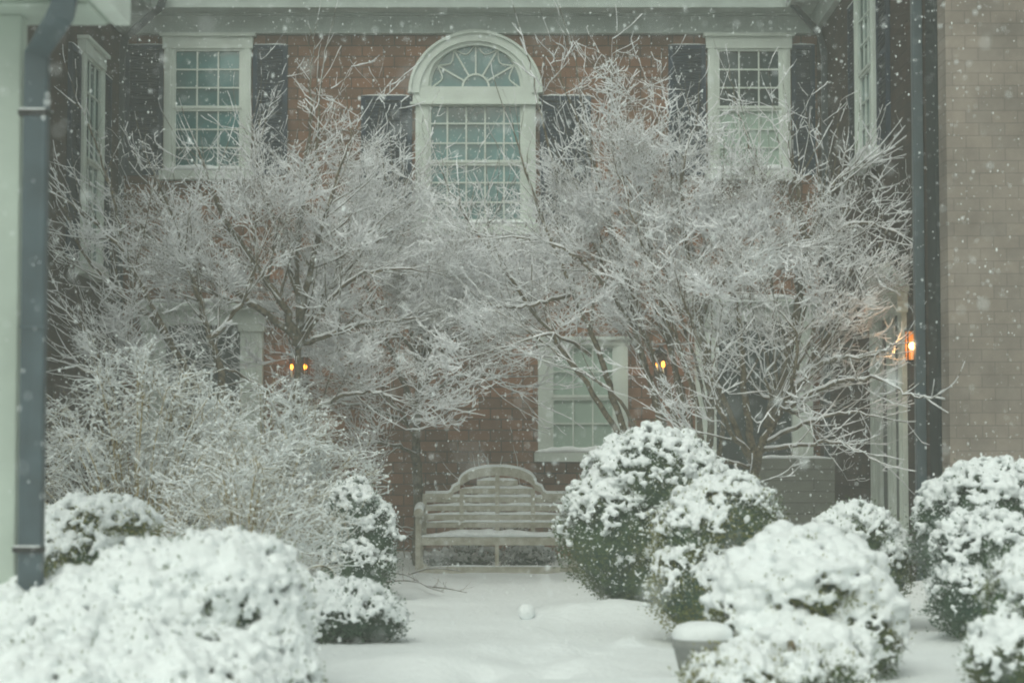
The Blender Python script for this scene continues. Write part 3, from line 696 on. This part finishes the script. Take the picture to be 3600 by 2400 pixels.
def finish(t, name, label, cat, base, bark=BARK, group=None, snow=1., sm=TWSNOW):
    root = thing(name, tuple(base), label, cat, group)
    if t.big and name != 'fallen_branch':
        m = MB()
        for pts, rr in t.big: m.tube(pts, rr, 8)
        m.build('trunk' if cat == 'tree' else 'stems', bark, root, smooth=True)
    A = np.array([s[0][:] for s in t.seg]); B = np.array([s[1][:] for s in t.seg]); ra = np.array([s[2] for s in t.seg]); rb = np.array([s[3] for s in t.seg])
    if name == 'fallen_branch':
        for pts, rr in t.big:
            for i in range(len(pts)-1): t.seg.append((pts[i], pts[i+1], rr[i], rr[i+1]))
        A = np.array([s[0][:] for s in t.seg]); B = np.array([s[1][:] for s in t.seg]); ra = np.array([s[2] for s in t.seg]); rb = np.array([s[3] for s in t.seg]); t.big = []
    V, F = prisms(A, B, np.maximum(ra, .0014), np.maximum(rb, .0011), 4)
    mesh_obj('branches', V, F, bark, root)
    # snow lying along limbs and twigs
    for pts, rr in t.big:
        for i in range(len(pts)-1):
            pass
    bA = []; bB = []; br = []
    for pts, rr in t.big:
        for i in range(len(pts)-1): bA.append(pts[i][:]); bB.append(pts[i+1][:]); br.append(rr[i])
    A2 = np.vstack([A]+([np.array(bA)] if bA else [])); B2 = np.vstack([B]+([np.array(bB)] if bA else [])); r2 = np.concatenate([ra]+([np.array(br)] if bA else []))
    d = B2-A2; L = np.linalg.norm(d, axis=1)+1e-9; hz = np.sqrt(1-(d[:, 2]/L)**2)
    j = rng.uniform(.5, 1.4, len(A2))*np.array([max(.35, .95+1.6*fbm(c_, 3.1, 2)) for c_ in A2])
    rs = (np.minimum(r2*.6, .012)+.0030*snow*j)*(.45+.6*hz)
    off = np.zeros_like(A2); off[:, 2] = (r2*.75+rs*.35)*(.3+.7*hz); off[:, 1] -= (r2*.45)*(1-hz*.5); off[:, 0] -= r2*.25
    keep = rng.random(len(A2)) < (.45+.6*hz)
    V, F = prisms((A2+off)[keep], (B2+off)[keep], rs[keep], (rs*rng.uniform(.75, 1.1, len(rs)))[keep], 5)
    F = np.vstack([F[:, :3], F[:, [0, 2, 3]]])
    if t.puff:
        C = np.array([q[0][:] for q in t.puff]); S = np.array([q[1] for q in t.puff])*snow
        V2, F2 = blobs(C, np.stack([S, S, S*.8], 1), 0); F = np.vstack([F, F2+len(V)]); V = np.vstack([V, V2])
    mesh_obj('snow', V, F, sm, root, smooth=True)
    print(label[:30], len(t.seg), 'segs')
    return root
DN = (14, 28, 46)
# left tree
t = Tree(ymax=21.8); q = lambda x, y, Y: P(x, y, Y)
b = (P(1050, 1800, 18.6).x, 18.6, 0)
t.limb([b, q(1040, 1500, 18.6), q(1045, 1280, 18.6), q(1050, 1100, 18.6), q(1045, 850, 18.7), q(1060, 600, 18.8), q(1100, 400, 18.8)], .046, .012, DN, 15, .35)
t.limb([q(1045, 1210, 18.6), q(1000, 1080, 18.5), q(880, 900, 18.4), q(760, 700, 18.3), q(700, 520, 18.2)], .05, .01, DN, 14)
t.limb([q(1045, 1190, 18.6), q(900, 1080, 18.4), q(740, 980, 18.2), q(560, 850, 18.2), q(420, 700, 18.1)], .045, .01, DN, 15)
t.limb([q(1050, 1200, 18.6), q(1130, 1050, 18.8), q(1260, 900, 18.9), q(1380, 760, 19.), q(1440, 620, 19.)], .045, .01, DN, 15)
t.limb([q(1055, 1150, 18.6), q(1100, 900, 18.3), q(1180, 650, 18.2), q(1240, 450, 18.2)], .04, .008, DN, 13)
t.limb([q(1050, 1050, 18.6), q(960, 780, 19.), q(900, 560, 19.2), q(880, 400, 19.3)], .035, .008, DN, 13)
t.limb([q(1050, 1220, 18.6), q(1180, 1170, 18.3), q(1340, 1130, 18.2), q(1480, 1120, 18.2)], .03, .006, DN, 12)
t.limb([q(1048, 900, 18.7), q(1085, 500, 18.7), q(1095, 250, 18.7), q(1105, 120, 18.7)], .022, .004, (3, 4, 5), 5, .6, (.3, .5))
t.limb([q(1100, 700, 18.7), q(1130, 300, 18.7), q(1150, 150, 18.7)], .018, .004, (3, 4, 5), 4, .6, (.3, .45))
t.limb([q(1046, 1500, 18.6), q(1180, 1400, 18.1), q(1320, 1380, 17.9), q(1420, 1420, 17.8)], .024, .005, DN, 10, .2, (.4, .8))
t.limb([q(1046, 1480, 18.6), q(900, 1350, 18.2), q(760, 1290, 18.), q(640, 1300, 18.)], .024, .005, DN, 10, .2, (.4, .8))
t.limb([q(1048, 1230, 18.6), q(1200, 1010, 18.1), q(1360, 950, 18.), q(1540, 960, 18.)], .026, .006, DN, 11, .2, (.4, .8))
finish(t, 'bare_tree', 'snow-frosted bare tree with one upright trunk in front of the left lantern', 'tree', b)
# far-left tree
t = Tree(); b = (P(700, 1900, 17.8).x, 17.8, 0)
t.limb([b, q(780, 1400, 17.8), q(740, 1200, 17.8), q(680, 1000, 17.8), q(620, 800, 17.8), q(560, 640, 17.7)], .05, .01, DN, 14, .35)
t.limb([q(780, 1500, 17.8), q(560, 1150, 17.6), q(430, 1040, 17.5), q(300, 900, 17.5), q(220, 720, 17.5)], .035, .008, DN, 14)
t.limb([q(760, 1500, 17.8), q(520, 1320, 17.4), q(360, 1200, 17.3), q(210, 1080, 17.2)], .03, .007, DN, 12)
t.limb([q(700, 1550, 17.8), q(480, 1400, 17.3), q(300, 1300, 17.2), q(160, 1260, 17.2)], .025, .006, DN, 8)
t.limb([q(620, 1250, 17.6), q(440, 900, 17.4), q(300, 760, 17.3), q(170, 670, 17.2)], .03, .006, DN, 12)
t.limb([q(430, 820, 17.4), q(380, 640, 17.4), q(320, 460, 17.4), q(260, 320, 17.4)], .016, .004, (4, 6, 8), 7, .3, (.3, .6))
t.limb([q(740, 1200, 17.8), q(860, 1050, 18.), q(900, 900, 18.), q(880, 750, 18.)], .028, .006, DN, 9)
finish(t, 'bare_tree', 'leaning multi-limbed snowy tree spreading towards the grey downspout on the left', 'tree', b)
# middle tree behind the bench
t = Tree(); b = (P(1470, 1900, 20.9).x, 20.9, 0)
t.limb([b, q(1468, 1700, 20.9), q(1462, 1520, 20.9), q(1480, 1300, 20.9), q(1520, 1100, 20.8), q(1560, 900, 20.6)], .075, .014, DN, 18, .5)
t.limb([q(1500, 1180, 20.9), q(1600, 1120, 20.2), q(1720, 1130, 20.), q(1830, 1180, 19.9)], .025, .006, DN, 12, .1)
t.limb([q(1480, 1280, 20.9), q(1400, 1180, 20.2), q(1300, 1180, 20.), q(1180, 1240, 19.9)], .025, .006, DN, 12, .1)
t.limb([q(1490, 1150, 20.9), q(1580, 960, 20.7), q(1700, 820, 20.6), q(1760, 720, 20.6)], .025, .006, DN, 12, .1)
t.limb([q(1468, 1450, 20.9), q(1380, 1250, 20.7), q(1300, 1050, 20.5), q(1280, 850, 20.4)], .04, .008, DN, 12)
t.limb([q(1490, 1250, 20.9), q(1640, 1080, 20.6), q(1780, 980, 20.4), q(1900, 900, 20.3)], .035, .008, DN, 13)
t.limb([q(1500, 1200, 20.9), q(1420, 1000, 20.9), q(1400, 820, 20.9), q(1450, 700, 20.9)], .03, .008, DN, 11)
t.limb([q(1468, 1420, 20.9), q(1600, 1330, 20.3), q(1720, 1320, 20.1), q(1850, 1400, 20.)], .022, .005, (8, 14, 22), 9)
t.limb([q(1465, 1500, 20.9), q(1340, 1450, 20.3), q(1200, 1420, 20.1), q(1080, 1450, 20.)], .022, .005, (8, 14, 22), 9)
t.limb([q(1468, 1600, 20.9), q(1360, 1560, 20.2), q(1210, 1580, 19.8), q(1060, 1660, 19.6)], .022, .005, DN, 9, .15, (.3, .6))
t.limb([q(1466, 1560, 20.9), q(1400, 1440, 20.1), q(1270, 1350, 19.8), q(1120, 1330, 19.6)], .022, .005, DN, 9, .15, (.3, .6))
t.limb([q(1400, 820, 20.9), q(1380, 700, 20.6), q(1340, 560, 20.4), q(1320, 440, 20.4)], .018, .005, DN, 8, .1, (.3, .6))
t.limb([q(1470, 1400, 20.9), q(1560, 1250, 20.1), q(1680, 1220, 19.9), q(1800, 1260, 19.8)], .02, .005, DN, 9, .15, (.3, .6))
for x1, y1, x2, y2 in ((1620, 900, 1660, 700), (1740, 1050, 1900, 780), (1600, 1000, 1740, 600), (1400, 1000, 1300, 700), (1660, 1200, 1860, 1040), (1560, 1080, 1800, 920)):
    y_ = random.uniform(20., 20.9); t.limb([q(1485, 1300, 20.9), q((x1+1485)/2, (y1+1300)/2, y_), q(x1, y1, y_), q(x2, y2, y_)], .02, .005, DN, 9, .3, (.45, .8))
finish(t, 'bare_tree', 'dark-trunked tree standing behind the left end of the bench', 'tree', b)
# right multi-stem tree
t = Tree(); b = (P(2420, 1900, 18.2).x, 18.2, 0)
def base_off(k): return (b[0]+.06*k, b[1]+.04*((int(k)*7) % 3-1), 0)
t.limb([base_off(-2), q(2210, 1600, 18.2), q(2060, 1350, 18.1), q(1900, 1130, 18.), q(1700, 850, 18.), q(1560, 640, 18.)], .04, .008, DN, 15, .45)
t.limb([base_off(-1), q(2190, 1500, 18.3), q(2110, 1250, 18.3), q(2010, 1020, 18.3), q(1880, 700, 18.3), q(1790, 420, 18.3)], .045, .007, DN, 15, .45)
t.limb([base_off(0), q(2330, 1500, 18.2), q(2230, 1150, 18.3), q(2150, 800, 18.4), q(2060, 500, 18.4), q(1960, 240, 18.4)], .045, .006, DN, 14, .45)
t.limb([base_off(1), q(2400, 1450, 18.2), q(2330, 1100, 18.1), q(2270, 750, 18.), q(2200, 480, 18.), q(2130, 300, 18.)], .04, .007, DN, 14, .45)
t.limb([base_off(2), q(2500, 1500, 18.), q(2470, 1200, 17.8), q(2420, 900, 17.7), q(2400, 600, 17.7), q(2450, 420, 17.7)], .045, .008, DN, 15, .4)
t.limb([base_off(0), q(2260, 1560, 18.), q(2160, 1390, 17.8), q(2040, 1300, 17.7), q(1880, 1180, 17.6), q(1740, 1090, 17.5)], .025, .006, (8, 12, 18), 8, .5)
t.limb([q(2120, 720, 18.4), q(2060, 450, 18.5), q(2030, 250, 18.5), q(1990, 100, 18.5)], .016, .004, (3, 5, 6), 6, .3, (.3, .5))
t.limb([q(2200, 650, 18.), q(2140, 420, 18.), q(2150, 280, 18.), q(2170, 170, 18.)], .016, .004, (3, 5, 6), 6, .3, (.3, .5))
t.limb([q(1960, 640, 18.3), q(1900, 400, 18.3), q(1860, 220, 18.3), q(1820, 80, 18.3)], .015, .004, (3, 5, 6), 6, .3, (.3, .5))
t.limb([q(2000, 1040, 18.2), q(1880, 1070, 17.9), q(1780, 1080, 17.8), q(1700, 1060, 17.7)], .02, .006, (9, 16, 26), 8, .2, (.3, .6))
t.limb([q(2080, 1250, 18.2), q(1950, 1180, 17.7), q(1800, 1210, 17.5), q(1650, 1260, 17.4)], .018, .005, DN, 9, .2, (.3, .6))
t.limb([q(2230, 1150, 18.3), q(2080, 950, 17.9), q(1920, 850, 17.7), q(1740, 830, 17.6)], .024, .006, DN, 11, .2, (.4, .8))
t.limb([q(2440, 1150, 18.), q(2540, 1000, 17.5), q(2660, 900, 17.3), q(2780, 860, 17.2)], .024, .006, DN, 10, .2, (.4, .8))
for k in range(9):
    u = k/8; x1 = 2330+230*u+random.uniform(-30, 30); yy = 18.+random.uniform(-.5, .5)
    t.limb([base_off(random.uniform(-2, 3)), q(x1, 1520, yy), q(x1-60-60*(1-u), 1200, yy), q(x1-130-140*(1-u)+random.uniform(-40, 40), 850, yy), q(x1-200-200*(1-u)+random.uniform(-60, 60), 560, yy)], .024, .006, DN, 10, .4, (.5, .9))
finish(t, 'bare_tree', 'many-stemmed snowy tree fanning up-left across the lower window', 'tree', b)
# far right tree
t = Tree(); b = (P(2640, 1900, 17.6).x, 17.6, 0)
t.limb([b, q(2650, 1700, 17.6), q(2700, 1520, 17.6), q(2830, 1300, 17.5), q(2960, 1120, 17.4), q(3080, 1000, 17.3)], .065, .012, DN, 13, .4)
t.limb([q(2660, 1650, 17.6), q(2620, 1400, 17.6), q(2600, 1150, 17.6), q(2560, 900, 17.6), q(2540, 650, 17.6)], .045, .008, DN, 14, .3)
t.limb([q(2700, 1500, 17.6), q(2780, 1200, 17.7), q(2830, 900, 17.8), q(2800, 650, 17.8), q(2760, 480, 17.8)], .06, .01, DN, 15, .35)
t.limb([q(2800, 1000, 17.7), q(2900, 860, 17.5), q(3020, 780, 17.4), q(3180, 830, 17.3)], .03, .006, DN, 12, .2)
t.limb([q(2820, 900, 17.7), q(2900, 700, 17.6), q(2980, 600, 17.5), q(3080, 560, 17.5)], .03, .006, DN, 12, .2)
t.limb([q(2750, 1440, 17.6), q(2930, 1350, 17.1), q(3080, 1330, 16.6), q(3200, 1390, 16.2), q(3290, 1400, 15.8)], .022, .005, (5, 8, 10), 9, .2, (.3, .6))
t.limb([q(2700, 1550, 17.6), q(2850, 1480, 17.2), q(3000, 1450, 17.), q(3150, 1480, 16.8)], .022, .005, (6, 9, 12), 9, .2, (.3, .6))
t.limb([q(2660, 1660, 17.6), q(2520, 1350, 17.3), q(2440, 1150, 17.2), q(2380, 980, 17.1)], .035, .007, (7, 12, 18), 11, .3)
t.limb([q(2640, 900, 17.6), q(2650, 600, 17.8), q(2600, 400, 18.), q(2560, 260, 18.)], .02, .004, (4, 7, 9), 7, .2, (.3, .6))
t.limb([q(2670, 1640, 17.6), q(2560, 1500, 17.), q(2500, 1350, 16.9), q(2520, 1200, 16.8)], .028, .006, DN, 11, .2, (.4, .8))
t.limb([q(2730, 1470, 17.6), q(2790, 1330, 17.), q(2800, 1180, 16.9), q(2720, 1060, 16.8)], .026, .006, DN, 11, .2, (.4, .8))
t.limb([q(2690, 1580, 17.6), q(2840, 1560, 17.), q(2960, 1560, 16.9), q(3080, 1620, 16.8)], .022, .005, DN, 9, .2, (.3, .7))
t.limb([q(2830, 1300, 17.5), q(2960, 1260, 17.), q(3080, 1250, 16.9), q(3160, 1200, 16.8)], .022, .005, DN, 9, .2, (.3, .6))
t.limb([q(2650, 1640, 17.6), q(2540, 1620, 17.), q(2440, 1560, 16.9), q(2360, 1440, 16.8)], .02, .005, DN, 8, .2, (.3, .6))
for x1, y1, x2, y2 in ((2900, 800, 3060, 480), (2980, 1080, 3150, 760), (2640, 1000, 2760, 640), (2880, 1200, 3020, 900), (2960, 900, 3130, 1000), (2700, 1300, 2900, 1080), (2600, 1250, 2480, 1000), (2850, 1400, 3100, 1180), (2690, 700, 2640, 470)):
    y_ = random.uniform(17., 18.2); t.limb([q(2740, 1420, 17.6), q((x1+2740)/2, (y1+1420)/2+40, (17.6+y_)/2), q(x1, y1, y_), q(x2, y2, y_)], .022, .005, DN, 10, .3, (.45, .85))
finish(t, 'bare_tree', 'bare tree with a thick limb leaning right beside the bright lantern', 'tree', b)

# ------------------------------------------------------------------ twiggy shrubs
def twiggy(label, cx_px, Yd, wpx, topy, nst, name='twiggy_shrub', bark=BARKR, spread=1., dens=(0, 9, 11), snow=.85, hfac=1.):
    t = Tree(ymin=Yd-1.2, ymax=Yd+1.2, up=.02); t.cull = False; s = Yd/FPX; cxw = P(cx_px, 1800, Yd).x; hw = wpx/2*s; H = P(0, topy, Yd).z
    for i in range(nst):
        u = random.uniform(-1, 1); yy = random.gauss(0, .25)
        h = H*(1-.4*u*u)*random.uniform(.55, 1.12); x0 = cxw+u*hw*.35
        p0 = Vector((x0, Yd+yy*.4, 0)); p2 = Vector((cxw+u*hw*random.uniform(.7, 1.1), Yd+yy, h))
        p1 = p0.lerp(p2, .5)+Vector((-.12*u, 0, .12*h)); p3 = p2+Vector((u*.15, random.gauss(0, .1), random.uniform(-.12, .06)))
        pts = bez([p0, p1, p2, p3], 5); rr = [.007-.005*k/(len(pts)-1) for k in range(len(pts))]
        t.big.append((pts, rr))
        for k in range(5, len(pts)-1):
            for _ in range(1 if k < 9 else 2):
                d = (pts[k+1]-pts[k]).normalized(); c = d*.5+rnd_perp(d)*.8+Vector((0, 0, .2)); c.normalize()
                t.grow(pts[k].copy(), c, .003, random.uniform(.12, .32), 2, dens)
    t.puff = [(p_, r_*2.4) for p_, r_ in t.puff if random.random() < .6]
    return finish(t, name, label, 'shrub', (cxw, Yd, 0), bark, 'twiggy snow-covered shrubs on the left', snow, SNOW)
twiggy('tangled twiggy shrub with snow puffs left of the upright evergreen', 930, 16.3, 640, 1440, 80)
twiggy('tall twiggy shrub with reddish stems behind the downspout shrub', 480, 15.4, 800, 1330, 90)
twiggy('loose arching twiggy shrub hanging over the hedge mound', 860, 14., 560, 1640, 50)
t = Tree(); 
for i in range(16):
    x = random.uniform(1390, 1990); pp = P(x, 1900, 21.2); 
    t.limb([(pp.x, 21.2, 0), (pp.x+random.gauss(0, .1), 21.1, .3), (pp.x+random.gauss(0, .3), 21.+random.gauss(0, .1), random.uniform(.35, .8))], .008, .003, (9, 12, 12), 4, .2, (.15, .35))
finish(t, 'twiggy_shrub', 'straggly twiggy undergrowth behind the bench against the brick', 'shrub', (P(1700, 1900, 21.2).x, 21.2, 0), BARK, 'twiggy snow-covered shrubs on the left' and None)
# fallen branch on the snow left of the bench
t = Tree(up=-.01, ymin=16); t.cull = False
def G(x, y):
    b_ = (1200-y)/FPX; k = (sP+b_*cP)/(cP-b_*sP); Y = -CAMH/k; v = P(x, y, Y); v.z = gz(v.x, v.y)+.02; return v
for pts in ([(1350, 2030), (1430, 2040), (1500, 2085), (1560, 2110)], [(1430, 2040), (1500, 2022), (1560, 2020), (1620, 2030)], [(1500, 2085), (1570, 2095), (1640, 2108)], [(1350, 2070), (1420, 2060), (1480, 2075)]):
    P_ = bez([G(*c)+Vector((0, 0, .04)) for c in pts], 5); t.big.append((P_, [.008-.005*i/(len(P_)-1) for i in range(len(P_))]))
    for k in range(2, len(P_)-1, 3):
        d = (P_[k+1]-P_[k]).normalized(); c = d+rnd_perp(d)*.7; c.z = abs(c.z)*.3+.05; c.normalize(); t.grow(P_[k].copy(), c, .003, .15, 2, (0, 0, 6))
finish(t, 'fallen_branch', 'thin bare branch lying on the snow in front of the left bench leg', 'branch', tuple(G(1430, 2045)), BARK, snow=.25)

# ------------------------------------------------------------------ snowball and planter
g = G(1850, 2176); c = np.array([[g.x, g.y, g.z+.03]])
V, F = blobs(c, np.array([[.064, .062, .060]]), 1)
sbm = mesh_obj('snowball', V, F, SNOW, smooth=True); remesh(sbm, .006, 2, .01, .04)
tag(sbm, 'small round snowball on the open snow in front of the bench', 'snowball')
Yp = 10.5; pc = P(2470, 2245, Yp); rp = (2470-2366)*Yp/FPX
pl = thing('planter', (pc.x, Yp, 0), 'pale stone planter heaped with snow beside the thickly snowed shrub', 'planter')
zt = pc.z
MB().lathe([(0, -.02), (rp*.7, -.02), (rp*.74, .02), (rp*.92, zt*.6), (rp*.96, zt-.05), (rp*1.02, zt-.04), (rp*1.02, zt), (rp*.9, zt), (rp*.86, zt-.04), (0, zt-.05)], (pc.x, Yp, 0)).build('bowl', STONE, pl, smooth=True)
MB().lathe([(rp*1.0, zt+.002), (rp*1.03, zt+.02), (rp*1.0, zt+.045), (rp*.85, zt+.07), (rp*.5, zt+.085), (0, zt+.09)], (pc.x, Yp, 0)).build('snow', SNOW, pl, smooth=True)

# ------------------------------------------------------------------ wall lanterns
def lantern(x, y, z, out, label, bulbs, power, bm_, w_=.05, amber=True, group='wall lanterns by the doorways'):
    """out: unit vector away from the wall"""
    root = thing('wall_lantern', (x, y, z-.15), label, 'lantern', group); O = Vector(out); S = Vector((-O.y, O.x, 0)).normalized(); c = Vector((x, y, z))
    m = MB()
    def B(a, b):
        m.box(a, b, lambda u, d, zz: tuple(c+S*u+O*d+Vector((0, 0, zz))))
    B((-.05, -w_-.02, -.12), (.05, -w_-.012, .16)); B((-.01, -w_-.012, .1), (.01, 0, .115))
    B((-w_, -w_, -.13), (w_, w_, -.115)); B((-w_-.01, -w_-.01, .12), (w_+.01, w_+.01, .135))
    for a in (-1, 1):
        for b_ in (-1, 1): B((a*w_-.006, b_*w_-.006, -.114), (a*w_+.006, b_*w_+.006, .119))
    m.add([tuple(c+S*u+O*d+Vector((0, 0, .136))) for u, d in ((-w_-.01, -w_-.01), (w_+.01, -w_-.01), (w_+.01, w_+.01), (-w_-.01, w_+.01))]+[tuple(c+Vector((0, 0, .21)))], [(0, 1, 4), (1, 2, 4), (2, 3, 4), (3, 0, 4)])
    m.build('lantern_frame', IRON, root)
    for u, s_ in bulbs:
        q_ = c+S*u+Vector((0, 0, 0)); V, F = blobs(np.array([[*q_]]), np.array([[s_, s_, s_*(1.8 if w_ > .046 else 1.15)]]), 1)
        mesh_obj('bulb', V, F, bm_, root, smooth=True)
        MB().tube([tuple(q_-Vector((0, 0, .114))), tuple(q_-Vector((0, 0, s_*1.6)))], .01, 8).build('candle', WHITE, root)
    g_ = MB()
    for a in (-1, 1):
        g_.box((-w_+.007, a*w_-.002, -.113), (w_-.007, a*w_+.002, .118), lambda u, d, zz: tuple(c+S*u+O*d+Vector((0, 0, zz))))
        g_.box((a*w_-.002, -w_+.007, -.113), (a*w_+.002, w_-.007, .118), lambda u, d, zz: tuple(c+S*u+O*d+Vector((0, 0, zz))))
    if amber: g_.build('lantern_glass', AMBER, root)
    ld = bpy.data.lights.new('lantern_light', 'POINT'); ld.energy = power; ld.color = (1, .5, .15); ld.shadow_soft_size = .03
    lo = bpy.data.objects.new('lantern_light', ld); link(lo, root); lo.location = c+O*.12-Vector(root.location)
a = P(1046, 1288, 22.3); lantern(a.x, YB-.1, a.z, (0, -1, 0), 'lit wall lantern with two small flames behind the upright tree trunk', ((-.074, .017), (.074, .017)), .5, BULB, .085, False)
a = P(2324, 1279, 22.3); lantern(a.x, YB-.1, a.z, (0, -1, 0), 'lit wall lantern between the lower window and the right doorway', ((-.036, .014), (.03, .02)), .8, BULB, .06, False)
a = P(3212, 1216, 16.95); lantern(XR-.065, 16.95, a.z, (-1, 0, 0), 'brightest lit lantern, on the side wall left of the shingled wall', ((0, .027),), 2.2, BULB2, .045)

# ------------------------------------------------------------------ falling snow
n = 48000
C = np.stack([rng.uniform(-6, 5, n), 1.6+20.6*rng.random(n)**.85, rng.uniform(.1, 6.6, n)], 1)
r = np.clip(.0027*np.exp(rng.normal(0, .42, n)), .0012, .0065)
V, F = blobs(C, np.stack([r*rng.uniform(.7, 1.3, n), r, r*rng.uniform(.9, 2.2, n)], 1), 0)
tag(mesh_obj('falling_snow', V, F, SNOW, smooth=True), 'snowflakes falling through the courtyard air', 'snow', kind='stuff')

# ------------------------------------------------------------------ haze
hz_ = MB().box((-31, -31, -1.3), (31, 46, 9.2)).build('haze', None, None) if False else None
me = bpy.data.meshes.new('haze'); mb = MB().box((-31, -31, -1.2), (31, 46, 9.2)); me.from_pydata(mb.v, [], mb.f); me.update()
hm = bpy.data.materials.new('haze'); hm.use_nodes = True; hn = hm.node_tree; hn.nodes.clear()
ho = hn.nodes.new('ShaderNodeOutputMaterial'); pv = hn.nodes.new('ShaderNodeVolumePrincipled')
pv.inputs['Color'].default_value = (.99, 1, .93, 1); pv.inputs['Density'].default_value = .0095; pv.inputs['Anisotropy'].default_value = .2
hn.links.new(pv.outputs[0], ho.inputs['Volume']); me.materials.append(hm)
hobj = bpy.data.objects.new('haze', me); COL.objects.link(hobj); tag(hobj, kind='stuff')
